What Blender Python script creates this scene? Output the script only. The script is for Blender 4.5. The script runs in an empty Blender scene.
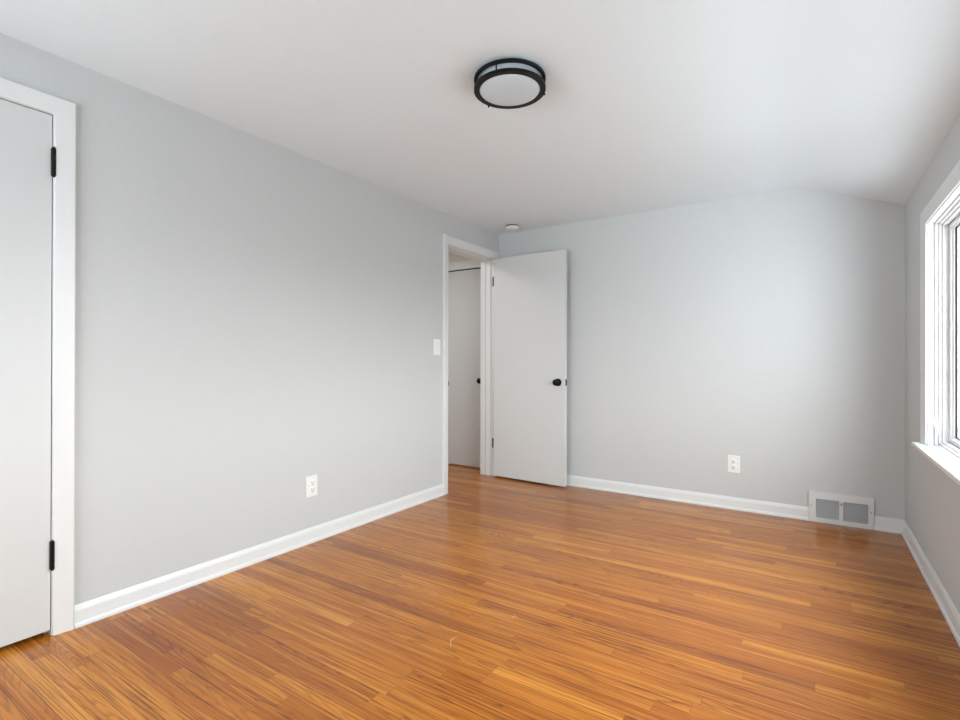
import bpy, bmesh, math, random
from mathutils import Vector, Matrix

S = bpy.context.scene
COL = S.collection

# ------------------------------------------------------------------ camera
XL, XR, YB, HC = -2.544, 0.494, 4.203, 2.327      # left wall, right wall, back wall, flat ceiling
XBEND, HR = -0.097, 2.104                         # where the ceiling starts to slope, its height at the right wall
YN = -1.15                                        # near wall, behind the camera
cam_d = bpy.data.cameras.new('camera')
cam = bpy.data.objects.new('camera', cam_d)
COL.objects.link(cam)
yaw, pitch, roll = 0.58082, 0.00235, 0.001995
F = Vector((-math.sin(yaw) * math.cos(pitch), math.cos(yaw) * math.cos(pitch), math.sin(pitch)))
R0 = Vector((math.cos(yaw), math.sin(yaw), 0))
U0 = R0.cross(F)
Rv = math.cos(roll) * R0 + math.sin(roll) * U0
Uv = -math.sin(roll) * R0 + math.cos(roll) * U0
M = Matrix((Rv, Uv, -F)).transposed().to_4x4()
M.translation = Vector((0, 0, 1.10))
cam.matrix_world = M
cam_d.sensor_width = 36.0
cam_d.lens = 506.775 / 960 * 36.0
cam_d.clip_start = 0.05
S.camera = cam

# ------------------------------------------------------------------ world, light, exposure
SKY = 1.0
world = bpy.data.worlds.new('overcast_sky')
S.world = world
world.use_nodes = True
wn = world.node_tree
bg = wn.nodes['Background']
bg.inputs['Strength'].default_value = SKY
geo_n = wn.nodes.new('ShaderNodeTexCoord')
sep_n = wn.nodes.new('ShaderNodeSeparateXYZ')
hor = wn.nodes.new('ShaderNodeValToRGB')                  # bright cloud cover above the horizon, ground below
hor.color_ramp.elements[0].position = 0.47
hor.color_ramp.elements[0].color = (0, 0, 0, 1)
hor.color_ramp.elements[1].position = 0.53
hor.color_ramp.elements[1].color = (1, 1, 1, 1)
map_n = wn.nodes.new('ShaderNodeMath')
map_n.operation = 'MULTIPLY_ADD'
map_n.inputs[1].default_value = 0.5
map_n.inputs[2].default_value = 0.5
wn.links.new(geo_n.outputs['Generated'], sep_n.inputs[0])
wn.links.new(sep_n.outputs[2], map_n.inputs[0])
wn.links.new(map_n.outputs[0], hor.inputs[0])
gnd = wn.nodes.new('ShaderNodeValToRGB')                  # ground: dimmed window side (+x), invented glow behind the near wall brightens the ceiling
gnd.color_ramp.elements[0].position = 0.35
gnd.color_ramp.elements[0].color = (0.88, 0.945, 1.01, 1)
gnd.color_ramp.elements[1].position = 0.65
gnd.color_ramp.elements[1].color = (0.22, 0.24, 0.25, 1)
sub_n = wn.nodes.new('ShaderNodeMath')
sub_n.operation = 'ADD'
map2 = wn.nodes.new('ShaderNodeMath')
map2.operation = 'MULTIPLY_ADD'
map2.inputs[1].default_value = 0.5
map2.inputs[2].default_value = 0.5
sky_mix = wn.nodes.new('ShaderNodeMix')
sky_mix.data_type = 'RGBA'
wn.links.new(sep_n.outputs[0], sub_n.inputs[0])
wn.links.new(sep_n.outputs[1], sub_n.inputs[1])
wn.links.new(sub_n.outputs[0], map2.inputs[0])
wn.links.new(map2.outputs[0], gnd.inputs[0])
wn.links.new(hor.outputs[0], sky_mix.inputs[0])
wn.links.new(gnd.outputs[0], sky_mix.inputs[6])
skr = wn.nodes.new('ShaderNodeValToRGB')                  # cloud, one even colour all round
skr.color_ramp.elements[0].position = 0.35
skr.color_ramp.elements[0].color = (0.83, 0.865, 0.885, 1)
skr.color_ramp.elements[1].position = 0.65
skr.color_ramp.elements[1].color = (0.83, 0.865, 0.885, 1)
wn.links.new(map2.outputs[0], skr.inputs[0])
wn.links.new(skr.outputs[0], sky_mix.inputs[7])
wn.links.new(sky_mix.outputs[2], bg.inputs['Color'])


def area_light(name, loc, rot, sx, sy, energy=0.0, color=(1, 1, 1), portal=False):
    d = bpy.data.lights.new(name, 'AREA')
    d.shape = 'RECTANGLE'
    d.size, d.size_y = sx, sy
    d.energy, d.color = energy, color
    d.cycles.is_portal = portal
    o = bpy.data.objects.new(name, d)
    o.location, o.rotation_euler = loc, rot
    COL.objects.link(o)
    return o


W1_Y, W1_W, WZ0, WZ1 = 3.443, 2.76, 0.677, 1.817      # window in the right wall: inner casing edge, width, stool, head
W2_X, W2_W = -0.75, 1.60                              # added unseen window in the near wall behind the camera, for fill daylight
# portals guide the sky's own light in through the two windows
area_light('window_portal', (XR + 0.13, W1_Y - W1_W / 2, (WZ0 + WZ1) / 2), (0, math.pi / 2, 0), WZ1 - WZ0, W1_W, portal=True)
area_light('window_portal', (W2_X - W2_W / 2, YN - 0.13, (WZ0 + WZ1) / 2), (math.pi / 2, 0, 0), W2_W, WZ1 - WZ0, portal=True)
area_light('hall_fill', (-3.25, 3.0, 2.30), (0, 0, 0), 0.35, 0.35, energy=0.9, color=(0.97, 0.97, 0.97))  # added fill light for the hall, no fixture seen there

S.view_settings.view_transform = 'Standard'
S.view_settings.look = 'None'
S.view_settings.gamma = 1.0
S.view_settings.use_curve_mapping = False
S.view_settings.exposure = 3.98


# ------------------------------------------------------------------ materials
def lin(c):
    def f(v):
        v /= 255.0
        return v / 12.92 if v <= 0.04045 else ((v + 0.055) / 1.055) ** 2.4
    return (f(c[0]), f(c[1]), f(c[2]), 1)


def material(name, rgb, rough=0.5, metal=0.0, bump=None, spec=0.5):
    m = bpy.data.materials.new(name)
    m.use_nodes = True
    nt = m.node_tree
    b = nt.nodes['Principled BSDF']
    b.inputs['Base Color'].default_value = lin(rgb)
    b.inputs['Roughness'].default_value = rough
    b.inputs['Metallic'].default_value = metal
    b.inputs['Specular IOR Level'].default_value = spec
    if bump:
        scale, strength, dist = bump
        tc = nt.nodes.new('ShaderNodeTexCoord')
        n = nt.nodes.new('ShaderNodeTexNoise')
        n.inputs['Scale'].default_value = scale
        n.inputs['Detail'].default_value = 4
        bp = nt.nodes.new('ShaderNodeBump')
        bp.inputs['Strength'].default_value = strength
        bp.inputs['Distance'].default_value = dist
        nt.links.new(tc.outputs['Object'], n.inputs['Vector'])
        nt.links.new(n.outputs['Fac'], bp.inputs['Height'])
        nt.links.new(bp.outputs['Normal'], b.inputs['Normal'])
    return m


M_WALL = material('grey_wall_paint', (203, 206, 206), 0.75, bump=(70, 0.35, 0.004), spec=0.3)
M_CEIL = material('white_ceiling_paint', (230, 239, 243), 0.85, bump=(40, 0.25, 0.004), spec=0.2)
M_TRIM = material('white_trim_paint', (224, 226, 226), 0.35, bump=(25, 0.05, 0.002))
M_DOOR = material('white_door_paint', (210, 212, 212), 0.45, bump=(30, 0.08, 0.002))
M_BLACK = material('black_metal', (7, 7, 7), 0.45, metal=0.0, bump=(200, 0.05, 0.001), spec=0.25)
M_STEEL = material('dull_steel', (62, 62, 62), 0.45, metal=0.5, bump=(200, 0.05, 0.001))
M_PLASTIC = material('white_plastic', (238, 238, 236), 0.4, bump=(120, 0.03, 0.001))
M_SLOT = material('dark_slot', (40, 40, 40), 0.7, bump=(120, 0.03, 0.001))
M_LOUVRE = material('grey_louvre_paint', (186, 187, 188), 0.5, bump=(120, 0.03, 0.001))
M_DUCT = material('dark_duct', (70, 72, 75), 0.7, bump=(60, 0.05, 0.001))
M_VINYL = material('white_vinyl', (222, 222, 222), 0.3, bump=(60, 0.02, 0.001))
M_DIFF = material('frosted_diffuser', (206, 216, 223), 0.45, bump=(90, 0.03, 0.001))
M_HALL = material('warm_hall_paint', (222, 217, 210), 0.8, bump=(70, 0.3, 0.003), spec=0.2)
M_SCUFF = material('pale_scuff', (214, 168, 108), 0.6, bump=(300, 0.1, 0.001))


def glass_material():
    m = bpy.data.materials.new('window_glass')
    m.use_nodes = True
    nt = m.node_tree
    nt.nodes.clear()
    out = nt.nodes.new('ShaderNodeOutputMaterial')
    mix = nt.nodes.new('ShaderNodeMixShader')
    tr = nt.nodes.new('ShaderNodeBsdfTransparent')
    tr.inputs['Color'].default_value = (0.94, 0.95, 0.95, 1)
    gl = nt.nodes.new('ShaderNodeBsdfGlossy')
    gl.inputs['Roughness'].default_value = 0.02
    fr = nt.nodes.new('ShaderNodeFresnel')
    fr.inputs['IOR'].default_value = 1.3
    geo = nt.nodes.new('ShaderNodeNewGeometry')              # reflect at the outer faces only, no internal bouncing
    front = nt.nodes.new('ShaderNodeMath')
    front.operation = 'SUBTRACT'
    front.inputs[0].default_value = 1.0
    mul = nt.nodes.new('ShaderNodeMath')
    mul.operation = 'MULTIPLY'
    nt.links.new(geo.outputs['Backfacing'], front.inputs[1])
    nt.links.new(fr.outputs[0], mul.inputs[0])
    nt.links.new(front.outputs[0], mul.inputs[1])
    nt.links.new(mul.outputs[0], mix.inputs[0])
    nt.links.new(tr.outputs[0], mix.inputs[1])
    nt.links.new(gl.outputs[0], mix.inputs[2])
    nt.links.new(mix.outputs[0], out.inputs[0])
    return m


M_GLASS = glass_material()


def oak_material():
    """Oak strip flooring; each board carries a random number and its own board coordinates."""
    m = bpy.data.materials.new('oak_strip_floor')
    m.use_nodes = True
    nt = m.node_tree
    N, L = nt.nodes, nt.links
    b = N['Principled BSDF']

    def node(t, **kw):
        n = N.new(t)
        for k, v in kw.items():
            setattr(n, k, v)
        return n

    def math_(op, a, c=None, clamp=False):
        n = node('ShaderNodeMath', operation=op, use_clamp=clamp)
        for i, v in enumerate((a, c)):
            if v is None:
                continue
            if isinstance(v, (int, float)):
                n.inputs[i].default_value = v
            else:
                L.new(v, n.inputs[i])
        return n.outputs[0]

    def mixc(fac, a, c, mode='MIX'):
        n = node('ShaderNodeMix', data_type='RGBA', blend_type=mode)
        for sock, v in ((n.inputs[0], fac), (n.inputs[6], a), (n.inputs[7], c)):
            if isinstance(v, (int, float)):
                sock.default_value = v
            elif isinstance(v, tuple):
                sock.default_value = v
            else:
                L.new(v, sock)
        return n.outputs[2]

    def ramp(fac, stops):
        n = node('ShaderNodeValToRGB')
        e = n.color_ramp.elements
        while len(e) < len(stops):
            e.new(0.5)
        for i, (p, c) in enumerate(stops):
            e[i].position = p
            e[i].color = c if isinstance(c, tuple) else (c, c, c, 1)
        L.new(fac, n.inputs[0])
        return n.outputs[0]

    uv = node('ShaderNodeUVMap', uv_map='board').outputs[0]          # metres along / across the board
    sep = node('ShaderNodeSeparateXYZ')
    L.new(uv, sep.inputs[0])
    u, v = sep.outputs[0], sep.outputs[1]
    at = node('ShaderNodeAttribute', attribute_name='board_id')
    sc = node('ShaderNodeSeparateColor')
    L.new(at.outputs['Color'], sc.inputs[0])
    r1, r2, r3 = sc.outputs[0], sc.outputs[1], sc.outputs[2]
    tc = node('ShaderNodeTexCoord').outputs['Object']
    so = node('ShaderNodeSeparateXYZ')
    L.new(tc, so.inputs[0])
    X, Y = so.outputs[0], so.outputs[1]

    def noise(su, sv, detail=3, rough=0.5, off=37.0, dist=0.0):
        cx = node('ShaderNodeCombineXYZ')
        L.new(math_('MULTIPLY', X, su), cx.inputs[0])
        L.new(math_('MULTIPLY', Y, sv), cx.inputs[1])
        L.new(math_('MULTIPLY', r2, off), cx.inputs[2])
        n = node('ShaderNodeTexNoise')
        n.inputs['Scale'].default_value = 1.0
        n.inputs['Detail'].default_value = detail
        n.inputs['Roughness'].default_value = rough
        n.inputs['Distortion'].default_value = dist
        L.new(cx.outputs[0], n.inputs['Vector'])
        return n.outputs['Fac']

    # board tone
    tone = ramp(r1, [(0.0, lin((150, 83, 28))), (0.10, lin((170, 97, 30))), (0.35, lin((184, 110, 34))),
                     (0.75, lin((195, 121, 39))), (0.92, lin((205, 132, 45))), (1.0, lin((213, 142, 56)))])
    # slow variation along a board
    slow = noise(1.1, 26.0, 3)
    col = mixc(math_('MULTIPLY', ramp(slow, [(0.38, 0.0), (0.7, 1.0)]), 0.6), tone, lin((156, 82, 22)))
    # fine pores, long thin streaks
    pores = noise(2.6, 190.0, 3, 0.6)
    patch = ramp(noise(0.9, 6.0, 1, off=23.0), [(0.35, 0.35), (0.65, 1.0)])
    col = mixc(math_('MULTIPLY', math_('MULTIPLY', ramp(pores, [(0.50, 0.0), (0.62, 1.0)]), 0.8), patch), col, lin((100, 46, 12)))
    light = noise(1.5, 90.0, 2, 0.5, off=91.0)
    col = mixc(math_('MULTIPLY', ramp(light, [(0.5, 0.0), (0.7, 1.0)]), 0.35), col, lin((234, 164, 68)))
    # growth rings: contour lines of a stretched noise (cathedral grain)
    ring_src = noise(1.0, 13.0, 1, 0.4, off=53.0, dist=0.3)
    fr = math_('FRACT', math_('MULTIPLY', ring_src, math_('ADD', math_('MULTIPLY', r3, 14.0), 9.0)))
    ring = ramp(fr, [(0.0, 0.0), (0.55, 0.15), (0.86, 1.0), (0.97, 0.2), (1.0, 0.0)])
    breakup = ramp(noise(20.0, 300.0, 2, off=71.0), [(0.3, 0.35), (0.6, 1.0)])
    amt = math_('MULTIPLY', math_('MULTIPLY', ring, breakup), math_('ADD', math_('MULTIPLY', math_('POWER', r3, 2.0), 0.55), 0.2))
    col = mixc(amt, col, lin((84, 38, 12)))
    # seams between boards, filled with dark finish
    du = node('ShaderNodeAttribute', attribute_name='board_len').outputs['Fac']
    ev = math_('MINIMUM', v, math_('SUBTRACT', 0.0572, v))
    eu = math_('MINIMUM', u, math_('SUBTRACT', du, u))
    ed = math_('MINIMUM', ev, math_('MULTIPLY', eu, 2.0))
    seam = ramp(math_('MULTIPLY', ed, 500.0), [(0.0, 1.0), (0.35, 0.7), (0.6, 0.0)])
    col = mixc(math_('MULTIPLY', seam, 0.75), col, lin((62, 28, 12)))
    L.new(col, b.inputs['Base Color'])
    L.new(math_('ADD', math_('MULTIPLY', pores, 0.12), 0.16), b.inputs['Roughness'])
    b.inputs['Specular IOR Level'].default_value = 0.4
    bp = node('ShaderNodeBump')
    bp.inputs['Strength'].default_value = 0.12
    bp.inputs['Distance'].default_value = 0.001
    L.new(math_('SUBTRACT', math_('MULTIPLY', pores, -0.4), seam), bp.inputs['Height'])
    L.new(bp.outputs['Normal'], b.inputs['Normal'])
    return m


M_OAK = oak_material()


# ------------------------------------------------------------------ mesh helpers
def obj(name, bm, mat, parent=None, smooth=False, kind=None, loc=None, rotz=0.0, label=None, autosmooth=None):
    me = bpy.data.meshes.new(name)
    bmesh.ops.remove_doubles(bm, verts=bm.verts, dist=1e-6)
    bmesh.ops.recalc_face_normals(bm, faces=bm.faces)
    bm.to_mesh(me)
    bm.free()
    me.materials.append(mat)
    if smooth or autosmooth:
        for p in me.polygons:
            p.use_smooth = True
    o = bpy.data.objects.new(name, me)
    COL.objects.link(o)
    if parent:
        o.parent = parent
    if loc:
        o.location = loc
    o.rotation_euler = (0, 0, rotz)
    if autosmooth:
        md = o.modifiers.new('edges', 'EDGE_SPLIT')
        md.split_angle = math.radians(autosmooth)
    if kind:
        o['kind'] = kind
    if label:
        o['label'] = label
    return o


def empty(name, loc, rotz=0.0, label=None, cat=None, kind=None, group=None):
    o = bpy.data.objects.new(name, None)
    o.empty_display_size = 0.1
    COL.objects.link(o)
    o.location, o.rotation_euler = loc, (0, 0, rotz)
    for k, v in (('label', label), ('category', cat), ('kind', kind), ('group', group)):
        if v:
            o[k] = v
    return o


def box(bm, x0, x1, y0, y1, z0, z1, bev=0.0, seg=2):
    t = bmesh.new()
    bmesh.ops.create_cube(t, size=1)
    bmesh.ops.scale(t, vec=(x1 - x0, y1 - y0, z1 - z0), verts=t.verts)
    bmesh.ops.translate(t, vec=((x0 + x1) / 2, (y0 + y1) / 2, (z0 + z1) / 2), verts=t.verts)
    if bev:
        bmesh.ops.bevel(t, geom=t.edges[:], offset=bev, segments=seg, affect='EDGES', profile=0.5)
    merge(bm, t)
    return bm


def merge(bm, t):
    me = bpy.data.meshes.new('tmp')
    t.to_mesh(me)
    t.free()
    bm.from_mesh(me)
    bpy.data.meshes.remove(me)


def lathe(bm, prof, origin=(0, 0, 0), axis='Z', seg=48, closed=False):
    """prof: list of (radius, height along axis)."""
    o = Vector(origin)
    rings = []
    for r, hgt in prof:
        if r < 1e-6:
            rings.append([bm.verts.new(o + ax(0, 0, hgt, axis))])
        else:
            rings.append([bm.verts.new(o + ax(r * math.cos(2 * math.pi * i / seg), r * math.sin(2 * math.pi * i / seg), hgt, axis)) for i in range(seg)])
    pairs = list(zip(rings, rings[1:]))
    if closed:
        pairs.append((rings[-1], rings[0]))
    for a, c in pairs:
        for i in range(seg):
            j = (i + 1) % seg
            if len(a) == 1 and len(c) == 1:
                continue
            if len(a) == 1:
                bm.faces.new((a[0], c[i], c[j]))
            elif len(c) == 1:
                bm.faces.new((a[i], a[j], c[0]))
            else:
                bm.faces.new((a[i], a[j], c[j], c[i]))
    return bm


def ax(a, b, c, axis):
    if axis == 'Z':
        return Vector((a, b, c))
    if axis == 'Y':
        return Vector((a, c, b))
    return Vector((c, a, b))


def prism(bm, pts, mapf, t0, t1):
    """Closed polygon pts (p, q) extruded from t0 to t1; mapf(p, q, t) gives the world point."""
    a = [bm.verts.new(mapf(p, q, t0)) for p, q in pts]
    c = [bm.verts.new(mapf(p, q, t1)) for p, q in pts]
    n = len(pts)
    bm.faces.new(a)
    bm.faces.new(c[::-1])
    for i in range(n):
        j = (i + 1) % n
        bm.faces.new((a[i], a[j], c[j], c[i]))
    return bm


def wall_grid(us, zs, holes, mapf, t0, t1):
    """Slab over the grid us x zs with rectangular holes (u0, u1, z0, z1)."""
    bm = bmesh.new()
    us = sorted(set(us + [h[0] for h in holes] + [h[1] for h in holes]))
    zs = sorted(set(zs + [h[2] for h in holes] + [h[3] for h in holes]))

    def solid(i, j):
        if not (0 <= i < len(us) - 1 and 0 <= j < len(zs) - 1):
            return False
        uc, zc = (us[i] + us[i + 1]) / 2, (zs[j] + zs[j + 1]) / 2
        return not any(h[0] < uc < h[1] and h[2] < zc < h[3] for h in holes)

    def quad(*p):
        bm.faces.new([bm.verts.new(mapf(*q)) for q in p])
    for i in range(len(us) - 1):
        for j in range(len(zs) - 1):
            if not solid(i, j):
                continue
            a, b, c, d = us[i], us[i + 1], zs[j], zs[j + 1]
            quad((a, c, t0), (b, c, t0), (b, d, t0), (a, d, t0))
            quad((a, c, t1), (b, c, t1), (b, d, t1), (a, d, t1))
            if not solid(i - 1, j):
                quad((a, c, t0), (a, d, t0), (a, d, t1), (a, c, t1))
            if not solid(i + 1, j):
                quad((b, c, t0), (b, d, t0), (b, d, t1), (b, c, t1))
            if not solid(i, j - 1):
                quad((a, c, t0), (b, c, t0), (b, c, t1), (a, c, t1))
            if not solid(i, j + 1):
                quad((a, d, t0), (b, d, t0), (b, d, t1), (a, d, t1))
    return bm


def casing(prof, x0, x1, z0, z1):
    """Mitred trim round an opening, local frame: x along the wall, -y into the room. prof: (distance from the opening, thickness)."""
    bm = bmesh.new()
    st = []
    for k in range(4):
        ring = []
        for u, t in prof:
            x = x0 - u if k < 2 else x1 + u
            z = z0 if k in (0, 3) else z1 + u
            ring.append(bm.verts.new((x, -t, z)))
        st.append(ring)
    n = len(prof)
    for a, c in zip(st, st[1:]):
        for i in range(n):
            j = (i + 1) % n
            bm.faces.new((a[i], a[j], c[j], c[i]))
    bm.faces.new(st[0])
    bm.faces.new(st[3][::-1])
    return bm


# wall-trim profile: thin at the opening, thick outside
def casing_prof(w, t_in, t_out):
    return [(0, 0), (0, t_in * 0.8), (0.003, t_in), (w * 0.30, t_in + 0.002), (w * 0.55, t_in + (t_out - t_in) * 0.45),
            (w * 0.78, t_out - 0.001), (w * 0.93, t_out), (w - 0.001, t_out - 0.003), (w, 0)]


BASE = [(0, 0), (0.019, 0), (0.0195, 0.008), (0.017, 0.016), (0.0125, 0.020), (0.012, 0.022), (0.012, 0.064),
        (0.0110, 0.071), (0.007, 0.080), (0.003, 0.090), (0, 0.090)]

HALF = math.pi / 2

# ------------------------------------------------------------------ structure: floor
random.seed(11)


def build_floor():
    X0, X1, Y0, Y1 = -3.95, XR + 0.14, YN - 0.14, 4.50
    bm = bmesh.new()
    uvl = bm.loops.layers.uv.new('board')
    w = 0.0572
    ids, lens = [], []
    y = Y0
    while y < Y1:
        x = X0 - random.random() * 1.2
        last = 0.5
        while x < X1:
            ln = random.choice([0.45, 0.7, 0.95, 1.2, 1.5, 1.8, 2.2]) * random.uniform(0.9, 1.1)
            a, b = max(x, X0), min(x + ln, X1)
            if b - a > 0.002:
                vs = [bm.verts.new(p) for p in ((a, y, 0), (b, y, 0), (b, y + w, 0), (a, y + w, 0))]
                f = bm.faces.new(vs)
                for lp, c in zip(f.loops, ((a - x, 0), (b - x, 0), (b - x, w), (a - x, w))):
                    lp[uvl].uv = c
                r = random.random()
                while abs(r - last) < 0.12:
                    r = random.random()
                last = r
                ids.append((r, random.random(), random.random(), 1.0))
                lens.append(ln)
            x += ln
        y += w
    me = bpy.data.meshes.new('floor')
    bm.to_mesh(me)
    bm.free()
    at = me.attributes.new('board_id', 'FLOAT_COLOR', 'CORNER')
    al = me.attributes.new('board_len', 'FLOAT', 'FACE')
    for p in me.polygons:
        al.data[p.index].value = lens[p.index]
        for li in p.loop_indices:
            at.data[li].color = ids[p.index]
    me.materials.append(M_OAK)
    o = bpy.data.objects.new('floor', me)
    COL.objects.link(o)
    o['kind'] = 'structure'
    bm = bmesh.new()
    box(bm, X0, X1, Y0, y, -0.12, -0.001)
    obj('subfloor', bm, M_SLOT, o)
    # thin pale scuffs worn into the finish in the middle of the floor
    bm = bmesh.new()
    for pts in SCUFFS:
        for (ax_, ay), (bx, by) in zip(pts, pts[1:]):
            d = Vector((bx - ax_, by - ay, 0))
            nrm = Vector((-d.y, d.x, 0)).normalized() * 0.0008
            p, q = Vector((ax_, ay, 0.0004)), Vector((bx, by, 0.0004))
            bm.faces.new([bm.verts.new(t) for t in (p - nrm, q - nrm, q + nrm, p + nrm)])
    obj('scuff_mark', bm, M_SCUFF, o, label='thin pale scuff scratches on the oak floor')
    return o


SCUFFS = [[(-1.29, 1.674), (-1.252, 1.666), (-1.225, 1.670), (-1.204, 1.675)],
          [(-1.186, 1.645), (-1.194, 1.628), (-1.185, 1.600), (-1.163, 1.572)], [(-1.195, 1.606), (-1.190, 1.620), (-1.194, 1.628)],
          [(-1.084, 1.922), (-1.074, 1.912), (-1.076, 1.890)], [(-1.074, 1.912), (-1.055, 1.914)]]
build_floor()

# ------------------------------------------------------------------ structure: walls and ceiling
WT = 0.160
D1A, D1B, DTOP = -0.010, 0.757, 2.085        # closet doorway in the left wall (y), head height
D2A, D2B, D2TOP = 3.385, 4.138, 2.074        # bedroom doorway in the left wall
J = 0.018                                    # jamb board thickness

bm = wall_grid([YN - 0.14, YB + 0.16], [0.0, HC + 0.05],
               [(D1A - J, D1B + J, 0.0, DTOP + J), (D2A - J, D2B + J, 0.0, D2TOP + J)],
               lambda u, z, t: (t, u, z), XL, XL - WT)
obj('wall_left', bm, M_WALL, kind='structure')

bm = wall_grid([YN - 0.14, YB + 0.16], [0.0, HR],
               [(W1_Y - W1_W - 0.016, W1_Y + 0.016, WZ0 - 0.022, WZ1 + 0.016)],
               lambda u, z, t: (t, u, z), XR, XR + 0.14)
obj('wall_right', bm, M_WALL, kind='structure')

bm = prism(bmesh.new(), [(XL, 0), (XR, 0), (XR, HR), (XBEND, HC), (XL, HC)], lambda p, q, t: (p, t, q), YB, YB + 0.16)
obj('wall_back', bm, M_WALL, kind='structure')

bm = wall_grid([XL, XR], [0.0, HR], [(W2_X - W2_W - 0.016, W2_X + 0.016, WZ0 - 0.022, WZ1 + 0.016)],
               lambda u, z, t: (u, t, z), YN, YN - 0.14)
prism(bm, [(XL, HR), (XR, HR), (XBEND, HC), (XL, HC)], lambda p, q, t: (p, t, q), YN, YN - 0.14)
obj('wall_near', bm, M_WALL, kind='structure')

# flat ceiling that bends softly into the slope above the window wall
pts = [(XL - WT, HC)]
bend = 0.13
sl = (HR - HC) / (XR - XBEND)
for k in range(9):
    t = k / 8
    a, b, c = Vector((XBEND - bend, HC)), Vector((XBEND, HC)), Vector((XBEND + bend, HC + sl * bend))
    p = a.lerp(b, t).lerp(b.lerp(c, t), t)
    pts.append((p.x, p.y))
pts.append((XR + 0.14, HC + sl * (XR + 0.14 - XBEND)))
under = pts[:]
top = [(x, z + 0.10) for x, z in reversed(pts)]
bm = prism(bmesh.new(), under + top, lambda p, q, t: (p, t, q), YN - 0.14, YB + 0.16)
obj('ceiling', bm, M_CEIL, kind='structure', autosmooth=30)

# hall beyond the bedroom doorway
HX0, HY0, HYE = -3.80, 1.60, 4.36
bm = bmesh.new()
box(bm, HX0 - 0.1, XL - WT, HYE, HYE + 0.12, 0, 2.43)
obj('wall_hall_end', bm, M_HALL, kind='structure')
bm = bmesh.new()
box(bm, HX0 - 0.1, HX0, HY0, HYE, 0, 2.43)
obj('wall_hall_side', bm, M_HALL, kind='structure')
bm = bmesh.new()
box(bm, HX0 - 0.1, XL - WT, HY0 - 0.1, HY0, 0, 2.43)
obj('wall_hall_near', bm, M_HALL, kind='structure')
bm = bmesh.new()
box(bm, HX0 - 0.1, XL - WT, HY0 - 0.1, HYE + 0.12, 2.43, 2.50)
obj('ceiling_hall', bm, M_HALL, kind='structure')
# closet behind the closed door
bm = bmesh.new()
box(bm, -3.30, -3.22, -0.35, 1.10, 0, 2.40)
box(bm, -3.22, XL - WT, -0.35, -0.27, 0, 2.40)
box(bm, -3.22, XL - WT, 1.02, 1.10, 0, 2.40)
box(bm, -3.22, XL - WT, -0.27, 1.02, 2.32, 2.40)
obj('wall_closet', bm, M_HALL, kind='structure')


# ------------------------------------------------------------------ structure: baseboards
def baseboard(name, runs, mapf):
    bm = bmesh.new()
    for a, b in runs:
        prism(bm, BASE, mapf, a, b)
    obj(name, bm, M_TRIM, kind='structure', autosmooth=40)


CW = 0.068
baseboard('baseboard_left', [(D1B + CW + 0.003, D2A - CW - 0.003), (YN, D1A - CW - 0.003)], lambda d, z, t: (XL + d, t, z))
baseboard('baseboard_back', [(XL + 0.0, -0.0225), (0.3365, XR)], lambda d, z, t: (t, YB - d, z))
baseboard('baseboard_right', [(YN, YB)], lambda d, z, t: (XR - d, t, z))
baseboard('baseboard_near', [(XL, XR)], lambda d, z, t: (t, YN + d, z))


# ------------------------------------------------------------------ structure: door frames
def door_frame(name, y0, y1, top, stop0, stop1, loc_x, casing_w_right=None):
    """Casing, jambs and stops. Local frame rotated +90 deg: local x = world y, local -y = world +x (into the room)."""
    root = empty(name, (loc_x, 0, 0), HALF, kind='structure')
    cs = casing(casing_prof(CW, 0.010, 0.018), y0 - 0.003, y1 + 0.003, 0, top + 0.003)
    if casing_w_right:                                   # far leg is cut to fit against the corner
        for v in cs.verts:
            if v.co.x > casing_w_right:
                v.co.x = casing_w_right
    obj('casing', cs, M_TRIM, root, autosmooth=35)
    bm = bmesh.new()
    box(bm, y0 - J, y0, 0.0, WT, 0, top + J)
    box(bm, y1, y1 + J, 0.0, WT, 0, top + J)
    box(bm, y0, y1, 0.0, WT, top, top + J)
    obj('jamb', bm, M_TRIM, root)
    bm = bmesh.new()
    box(bm, y0, y0 + 0.011, stop0, stop1, 0, top, 0.002)
    box(bm, y1 - 0.011, y1, stop0, stop1, 0, top, 0.002)
    box(bm, y0 + 0.011, y1 - 0.011, stop0, stop1, top - 0.011, top, 0.002)
    box(bm, y0, y0 + 0.009, stop1 + 0.005, WT, 0, top, 0.002)
    box(bm, y1 - 0.009, y1, stop1 + 0.005, WT, 0, top, 0.002)
    box(bm, y0 + 0.009, y1 - 0.009, stop1 + 0.005, WT, top - 0.009, top, 0.002)
    obj('stop_or_shade_strip', bm, M_TRIM, root)
    return root


fr1 = door_frame('trim_1', D1A, D1B, DTOP, 0.040, 0.078, XL)
fr2 = door_frame('trim_2', D2A, D2B, D2TOP, 0.046, 0.100, XL, YB - 0.004)
cs = casing(casing_prof(0.05, 0.010, 0.016), D2A - 0.003, D2B + 0.003, 0, D2TOP + 0.003)     # hall side
for v in cs.verts:
    v.co.y = WT - v.co.y
obj('hall_casing', cs, M_TRIM, fr2, autosmooth=35)
bm = bmesh.new()                                          # strike plate let into the near jamb, its lip curling round the edge
box(bm, D2A - 0.0005, D2A + 0.0012, 0.004, 0.036, 0.885, 0.945, 0.0004, 1)
box(bm, D2A - 0.0035, D2A + 0.0012, -0.0125, 0.006, 0.897, 0.933, 0.0006, 1)
obj('strike_plate', bm, M_BLACK, fr2, label='black strike plate')


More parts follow.
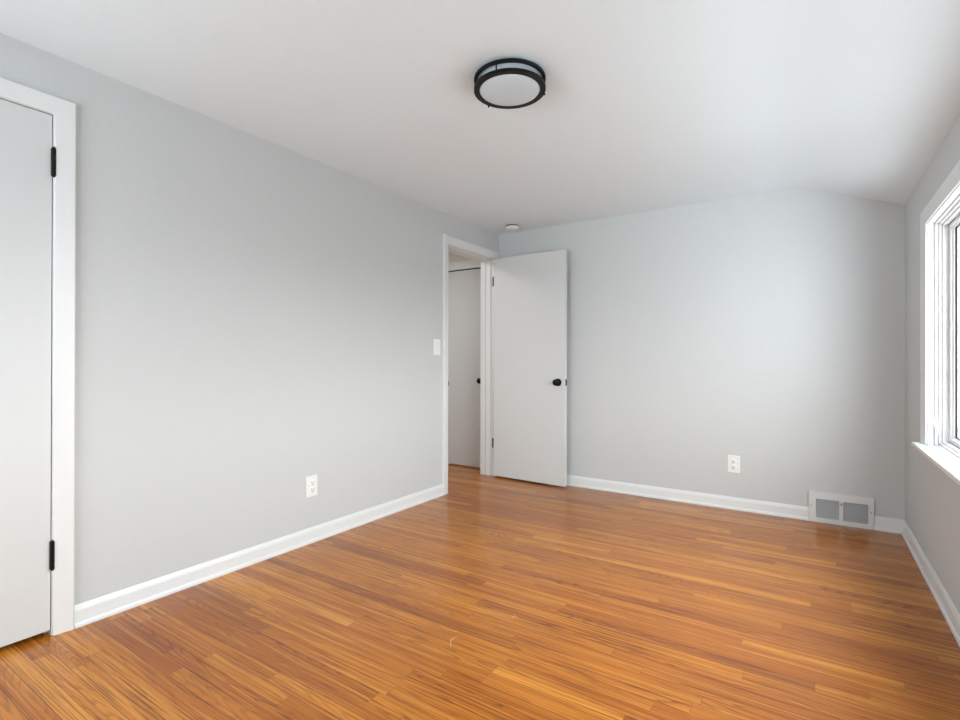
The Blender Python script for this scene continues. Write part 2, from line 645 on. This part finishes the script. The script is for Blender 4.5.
# ------------------------------------------------------------------ doors
def knob_bm(x, y, z, d):
    """Round knob on a rosette; d = +1 or -1, the way it points along local y."""
    bm = bmesh.new()
    prof = [(0.0, 0.0), (0.031, 0.0), (0.033, 0.002), (0.033, 0.006), (0.028, 0.010), (0.016, 0.012), (0.0125, 0.016), (0.012, 0.026),
            (0.014, 0.030), (0.021, 0.034), (0.0265, 0.041), (0.0285, 0.049), (0.0265, 0.057), (0.020, 0.063), (0.010, 0.066), (0.0, 0.0665)]
    lathe(bm, [(r, d * h) for r, h in prof], (x, y, z), 'Y', 40)
    return bm


def hinge_bm(x, y, zc, hh=0.110, r=0.0075):
    """Knuckle barrel of five leaves with ball tips."""
    bm = bmesh.new()
    prof = [(0.0, -hh / 2 - 0.006), (0.004, -hh / 2 - 0.005), (0.0055, -hh / 2 - 0.002), (0.0045, -hh / 2)]
    for k in range(5):
        a = -hh / 2 + k * hh / 5
        b = a + hh / 5
        prof += [(r - 0.001, a), (r, a + 0.001), (r, b - 0.001), (r - 0.001, b)]
    prof += [(0.0045, hh / 2), (0.0055, hh / 2 + 0.002), (0.004, hh / 2 + 0.005), (0.0, hh / 2 + 0.006)]
    lathe(bm, prof, (x, y, zc), 'Z', 20)
    return bm


# closed closet door: local x = world y, local -y = into the room
d1 = empty('door_1', (XL, D1B - 0.003, 0), HALF, kind='structure', label='closed flat white closet door with black hinges at the left edge')
DW = D1B - D1A - 0.006
bm = bmesh.new()
box(bm, -DW, 0, 0.002, 0.037, 0.022, DTOP - 0.004, 0.0015)
obj('door_panel', bm, M_DOOR, d1)
for zc in (1.893, 0.321):
    h = hinge_bm(0.003, -0.0065, zc)
    box(h, -0.004, 0.001, -0.002, 0.0035, zc - 0.055, zc + 0.055, 0.0005, 1)
    obj('hinge', h, M_BLACK, d1, autosmooth=40, label='black hinge')
obj('knob', knob_bm(-DW + 0.065, 0.002, 0.915, -1), M_BLACK, d1, autosmooth=40, label='black round knob')

# open bedroom door: pivot at the far jamb, swung a little past square to the wall
PX, PY = XL + 0.006, 4.136
d2 = empty('door_2', (PX, PY, 0), math.radians(-2.4), kind='structure', label='open flat white bedroom door swung against the back wall, black knob')
DW2 = 0.750
bm = bmesh.new()
box(bm, 0.003, DW2, -0.035, 0.0, 0.015, 2.071, 0.0015)
obj('door_panel', bm, M_DOOR, d2)
obj('knob', knob_bm(DW2 - 0.066, -0.035, 0.917, -1), M_BLACK, d2, autosmooth=40, label='black round knob')
obj('knob', knob_bm(DW2 - 0.066, 0.0, 0.917, 1), M_BLACK, d2, autosmooth=40, label='black round knob')
bm = bmesh.new()
box(bm, DW2 - 0.0008, DW2 + 0.0015, -0.030, -0.005, 0.889, 0.914, 0.0004, 1)
box(bm, DW2 - 0.0008, DW2 + 0.0015, -0.030, -0.005, 0.920, 0.945, 0.0004, 1)
box(bm, DW2, DW2 + 0.009, -0.023, -0.012, 0.910, 0.924, 0.002, 1)
obj('latch', bm, M_BLACK, d2, label='black latch plate')
for zc in (1.864, 0.318):
    h = bmesh.new()
    box(h, 0.0015, 0.0032, -0.033, 0.0, zc - 0.044, zc + 0.044, 0.0004, 1)
    box(h, -0.004, 0.0018, -0.033, -0.030, zc - 0.044, zc + 0.044, 0.0004, 1)
    box(h, -0.036, -0.003, -0.0012, 0.0016, zc - 0.044, zc + 0.044, 0.0004, 1)
    lathe(h, [(0, -0.046), (0.006, -0.045), (0.006, 0.045), (0, 0.046)], (-0.0005, 0.005, zc), 'Z', 16)
    obj('hinge', h, M_STEEL, d2, label='dull steel hinge')

# door at the end of the hall
HDX0, HDX1 = -3.44, -2.765
d3 = empty('door_3', ((HDX0 + HDX1) / 2, HYE, 0), 0, kind='structure', label='closed white door at the end of the hall, seen through the doorway')
hw = (HDX1 - HDX0) / 2
bm = bmesh.new()
box(bm, -hw, hw, -0.022, 0.010, 0.012, 2.050, 0.0015)
obj('door_panel', bm, M_DOOR, d3)
obj('knob', knob_bm(hw - 0.060, -0.022, 0.900, -1), M_BLACK, d3, autosmooth=40, label='black round knob')
t3 = empty('trim_3', ((HDX0 + HDX1) / 2, HYE, 0), 0, kind='structure')
obj('casing', casing([(0, 0), (0, 0.022), (0.010, 0.026), (0.075, 0.030), (0.085, 0.028), (0.088, 0.020), (0.088, 0)],
                     -hw - 0.004, hw + 0.004, 0, 2.064), M_TRIM, t3, autosmooth=35)
bm = bmesh.new()
box(bm, -hw - 0.004, hw + 0.004, -0.006, 0.0, 2.050, 2.064)
obj('stop_or_shade_strip', bm, M_SLOT, t3)  # dark strip paints in the shaded gap above the hall door


# ------------------------------------------------------------------ windows
def window(name, loc, rotz, W, label, lever, n_sash):
    root = empty(name, loc, rotz, kind='structure', label=label)
    z0, z1 = WZ0, WZ1
    obj('casing', casing(casing_prof(CW, 0.009, 0.020), 0, W, z0, z1), M_TRIM, root, autosmooth=35)
    bm = bmesh.new()                                         # stool with rounded nose and horns past the casing
    box(bm, -0.086, W + 0.086, -0.054, 0.0, z0 - 0.022, z0, 0.006, 3)
    box(bm, -0.012, W + 0.012, -0.010, 0.100, z0 - 0.022, z0)
    obj('window_sill', bm, M_TRIM, root)
    bm = bmesh.new()                                         # jamb boards
    a = 0.005
    box(bm, -0.014, -a + 0.010, 0, 0.132, z0, z1 + 0.014)
    box(bm, W - 0.005, W + 0.014, 0, 0.132, z0, z1 + 0.014)
    box(bm, 0.005, W - 0.005, 0, 0.132, z1 - 0.005, z1 + 0.014)
    obj('jamb', bm, M_TRIM, root)
    bm = bmesh.new()                                         # stepped fixed frame
    for (e, y0, y1, bot) in ((0.018, 0.026, 0.132, 0.004), (0.030, 0.040, 0.132, 0.014), (0.043, 0.052, 0.132, 0.024)):
        box(bm, 0.005, e, y0, y1, z0, z1 - 0.005, 0.002, 1)
        box(bm, W - e, W - 0.005, y0, y1, z0, z1 - 0.005, 0.002, 1)
        box(bm, e, W - e, y0, y1, z1 - e * 0.72, z1 - 0.005, 0.002, 1)
        box(bm, e, W - e, y0, y1, z0, z0 + bot, 0.002, 1)
    mull = [0.013] + [W * k / n_sash for k in range(1, n_sash)] + [W - 0.013]
    for m in mull[1:-1]:
        box(bm, m - 0.03, m + 0.03, 0.052, 0.132, z0 + 0.022, z1 - 0.030, 0.002, 1)
    obj('window_frame', bm, M_VINYL, root)
    zb, zt = z0 + 0.026, z1 - 0.033
    for xa, xb in [(m0 + 0.032, m1 - 0.032) for m0, m1 in zip(mull, mull[1:])]:
        bm = bmesh.new()
        for (e, eb, y0) in ((0.040, 0.020, 0.074), (0.058, 0.027, 0.083)):
            box(bm, xa, xa + e, y0, 0.115, zb, zt, 0.002, 1)
            box(bm, xb - e, xb, y0, 0.115, zb, zt, 0.002, 1)
            box(bm, xa + e, xb - e, y0, 0.115, zb, zb + eb, 0.002, 1)
            box(bm, xa + e, xb - e, y0, 0.115, zt - eb, zt, 0.002, 1)
        sash = obj('sash', bm, M_VINYL, root)
        ga, gb, gc, gd = xa + 0.058, xb - 0.058, zb + 0.027, zt - 0.027
        bm = bmesh.new()                                     # dark gasket round the glass
        g = 0.005
        for q in ((ga, ga + g, gc, gd), (gb - g, gb, gc, gd), (ga + g, gb - g, gc, gc + g), (ga + g, gb - g, gd - g, gd)):
            box(bm, q[0], q[1], 0.088, 0.096, q[2], q[3])
        obj('gasket', bm, M_BLACK, sash, label='thin black gasket')
        bm = bmesh.new()
        box(bm, ga - 0.004, gb + 0.004, 0.095, 0.100, gc - 0.004, gd + 0.004)
        obj('pane', bm, M_GLASS, sash)
    if lever:                                                # curved white casement lock lever on the side frame
        bm = bmesh.new()
        box(bm, 0.018, 0.024, 0.026, 0.052, z0 + 0.055, z0 + 0.125, 0.002, 1)
        path = [(0.028, 0.036, 0.075), (0.036, 0.030, 0.082), (0.044, 0.022, 0.096), (0.047, 0.018, 0.112), (0.045, 0.018, 0.128), (0.041, 0.022, 0.140)]
        prev = None
        for i, (px, py, pz) in enumerate(path):
            r = 0.0065 - 0.0006 * i
            ring = [bm.verts.new((px + r * math.cos(t), py + r * math.sin(t), z0 + pz)) for t in [k * math.pi / 4 for k in range(8)]]
            if prev:
                for k in range(8):
                    bm.faces.new((prev[k], prev[(k + 1) % 8], ring[(k + 1) % 8], ring[k]))
            else:
                bm.faces.new(ring)
            prev = ring
        bm.faces.new(prev)
        obj('lock_lever', bm, M_VINYL, root)
    return root


window('window_1', (XR, W1_Y, 0), -HALF, W1_W, 'white framed window in the right wall, bright daylight behind the glass', True, 3)
window('fill_window', (W2_X, YN, 0), math.pi, W2_W, 'added white framed window in the near wall behind the camera, for fill daylight', False, 2)


# ------------------------------------------------------------------ ceiling light
cx, cy, R, RI = -1.091, 1.891, 0.1541, 0.130
cl = empty('ceiling_light', (cx, cy, HC), 0, 'round flush ceiling light with two black rings and a frosted white diffuser', 'ceiling light')


def ring(ro, ri, z0, z1, b=0.0015):
    return lathe(bmesh.new(), [(ri, z0 + b), (ri + b, z0), (ro - b, z0), (ro, z0 + b), (ro, z1 - b), (ro - b, z1), (ri + b, z1), (ri, z1 - b)], (0, 0, 0), 'Z', 96, closed=True)


obj('backplate', lathe(bmesh.new(), [(0, 0), (0.128, 0), (0.128, -0.008), (0.0, -0.008)], (0, 0, 0), 'Z', 72), M_PLASTIC, cl, autosmooth=40, label='white backplate')
obj('upper_ring', ring(R, 0.1385, -0.024, -0.012), M_BLACK, cl, autosmooth=40, label='black upper ring')
obj('lower_ring', ring(R, RI, -0.065, -0.051), M_BLACK, cl, autosmooth=40, label='black lower ring')
obj('diffuser', lathe(bmesh.new(), [(RI - 0.004, -0.006), (RI - 0.004, -0.046), (RI, -0.050), (RI, -0.060), (RI - 0.003, -0.0645), (RI - 0.010, -0.0680), (RI - 0.024, -0.0715), (RI - 0.05, -0.0748), (RI - 0.09, -0.0768), (0, -0.0772)], (0, 0, 0), 'Z', 96),
    M_DIFF, cl, autosmooth=60, label='frosted white diffuser')
for k in range(3):
    a = math.radians(-81 + 120 * k)
    bm = bmesh.new()
    px, py = (R - 0.0025) * math.cos(a), (R - 0.0025) * math.sin(a)
    lathe(bm, [(0, -0.073), (0.0035, -0.0725), (0.0040, -0.066), (0.0030, -0.064), (0.0030, -0.012), (0, -0.0118)], (px, py, 0), 'Z', 14)
    obj('post', bm, M_BLACK, cl, autosmooth=40, label='thin black post')

# ------------------------------------------------------------------ smoke detector
sd = empty('smoke_detector', (-2.274, 3.99, HC), 0, 'small round white smoke detector on the ceiling above the open door', 'smoke detector')
obj('base', lathe(bmesh.new(), [(0, 0), (0.056, 0), (0.056, -0.012), (0, -0.012)], (0, 0, 0), 'Z', 48), M_DUCT, sd, autosmooth=40, label='dark slotted base')
bm = lathe(bmesh.new(), [(0, -0.012), (0.060, -0.012), (0.0615, -0.015), (0.059, -0.027), (0.050, -0.033), (0.034, -0.036), (0.0, -0.037)], (0, 0, 0), 'Z', 48)
cov = obj('cover', bm, M_PLASTIC, sd, autosmooth=40)
bm = lathe(bmesh.new(), [(0, -0.036), (0.010, -0.036), (0.010, -0.0385), (0.008, -0.0395), (0, -0.0395)], (0.018, -0.012, 0), 'Z', 24)
obj('test_button', bm, M_PLASTIC, cov, autosmooth=40)


# ------------------------------------------------------------------ outlets and switch (local -y is the room side)
def outlet(loc, rotz, label):
    root = empty('wall_outlet', loc, rotz, label, 'outlet', group='duplex wall outlets')
    bm = bmesh.new()
    box(bm, -0.041, 0.041, -0.006, 0, -0.063, 0.063, 0.0025, 2)
    obj('cover_plate', bm, M_PLASTIC, root)
    for zc in (0.0215, -0.0215):
        bm = bmesh.new()
        lathe(bm, [(0, 0), (0.0185, 0), (0.0185, -0.0025), (0.0175, -0.0032), (0, -0.0032)], (0, -0.006, zc), 'Y', 32)
        rc = obj('receptacle', bm, M_PLASTIC, root, autosmooth=40)
        bm = bmesh.new()
        box(bm, -0.0085, -0.0055, -0.0098, -0.0088, zc - 0.001, zc + 0.009)
        box(bm, 0.0055, 0.0085, -0.0098, -0.0088, zc - 0.0005, zc + 0.008)
        lathe(bm, [(0, 0), (0.0033, 0), (0.0033, -0.001), (0, -0.001)], (0, -0.0088, zc - 0.0085), 'Y', 16)
        obj('slots', bm, M_SLOT, rc, label='dark plug slots')
    bm = lathe(bmesh.new(), [(0, 0), (0.0035, 0), (0.003, -0.0012), (0, -0.0014)], (0, -0.006, 0), 'Y', 16)
    obj('screw', bm, M_PLASTIC, root)
    return root


outlet((XL, 2.013, 0.340), HALF, 'white duplex outlet low on the left wall, between closet and doorway')
outlet((-0.491, YB, 0.337), 0, 'white duplex outlet on the back wall, up left of the floor vent')

sw = empty('light_switch', (XL, 3.235, 1.212), HALF, 'white light switch plate on the left wall beside the doorway', 'light switch')
bm = bmesh.new()
box(bm, -0.045, 0.045, -0.006, 0, -0.065, 0.065, 0.0025, 2)
obj('cover_plate', bm, M_PLASTIC, sw)
bm = bmesh.new()
prism(bm, [(-0.034, -0.006), (-0.034, -0.0075), (0.0, -0.0085), (0.034, -0.0125), (0.034, -0.006)], lambda p, q, t: (t, q, p), -0.0165, 0.0165)
obj('rocker', bm, M_PLASTIC, sw)
for zc in (-0.048, 0.048):
    bm = lathe(bmesh.new(), [(0, 0), (0.003, 0), (0.0026, -0.001), (0, -0.0012)], (0, -0.006, zc), 'Y', 14)
    obj('screw', bm, M_PLASTIC, sw)

# ------------------------------------------------------------------ wall register
vg = empty('air_vent', (-0.021, YB, 0.0), 0, 'white metal air vent with two louvred openings at the foot of the back wall', 'air vent')
VW, VH = 0.356, 0.206
ops = [(0.041, 0.171, 0.033, 0.161), (0.193, 0.327, 0.033, 0.161)]
bm = wall_grid([0.0, VW], [0.001, VH], ops, lambda u, z, t: (u, t, z), -0.020, -0.014)
box(bm, 0.0, 0.006, -0.016, 0, 0.001, VH)
box(bm, VW - 0.006, VW, -0.016, 0, 0.001, VH)
box(bm, 0.006, VW - 0.006, -0.016, 0, VH - 0.006, VH)
box(bm, 0.006, VW - 0.006, -0.016, 0, 0.001, 0.007)
for (a, b, c, d) in ops:                                    # raised lip round each opening
    for q in ((a - 0.004, a, c - 0.004, d + 0.004), (b, b + 0.004, c - 0.004, d + 0.004), (a, b, c - 0.004, c), (a, b, d, d + 0.004)):
        box(bm, q[0], q[1], -0.0225, -0.0195, q[2], q[3])
obj('frame', bm, M_TRIM, vg)
for (a, b, c, d) in ops:
    bm = bmesh.new()
    n = 12
    for k in range(n):
        z = c + (k + 0.5) * (d - c) / n
        vs = [bm.verts.new(p) for p in ((a, -0.0165, z - 0.0042), (b, -0.0165, z - 0.0042), (b, -0.0085, z + 0.0036), (a, -0.0085, z + 0.0036))]
        ws = [bm.verts.new(v.co + Vector((0, 0.0004, 0.0012))) for v in vs]
        bm.faces.new(vs)
        bm.faces.new(ws[::-1])
        for i in range(4):
            j = (i + 1) % 4
            bm.faces.new((vs[i], ws[i], ws[j], vs[j]))
    obj('louvres', bm, M_LOUVRE, vg, label='grey louvres')
bm = bmesh.new()
box(bm, 0.008, VW - 0.008, -0.004, -0.002, 0.008, VH - 0.008)
obj('duct_back', bm, M_DUCT, vg, label='dark duct behind the louvres')
bm = bmesh.new()
box(bm, 0.176, 0.188, -0.0225, -0.0195, 0.143, 0.146)
box(bm, 0.180, 0.184, -0.032, -0.020, 0.134, 0.146, 0.001, 1)
obj('lever', bm, M_STEEL, vg, label='small grey lever')
for xx in (0.013, VW - 0.013):
    bm = lathe(bmesh.new(), [(0, 0), (0.0035, 0), (0.003, -0.0015), (0, -0.0018)], (xx, -0.020, 0.112), 'Y', 14)
    obj('screw', bm, M_STEEL, vg, label='steel screw')
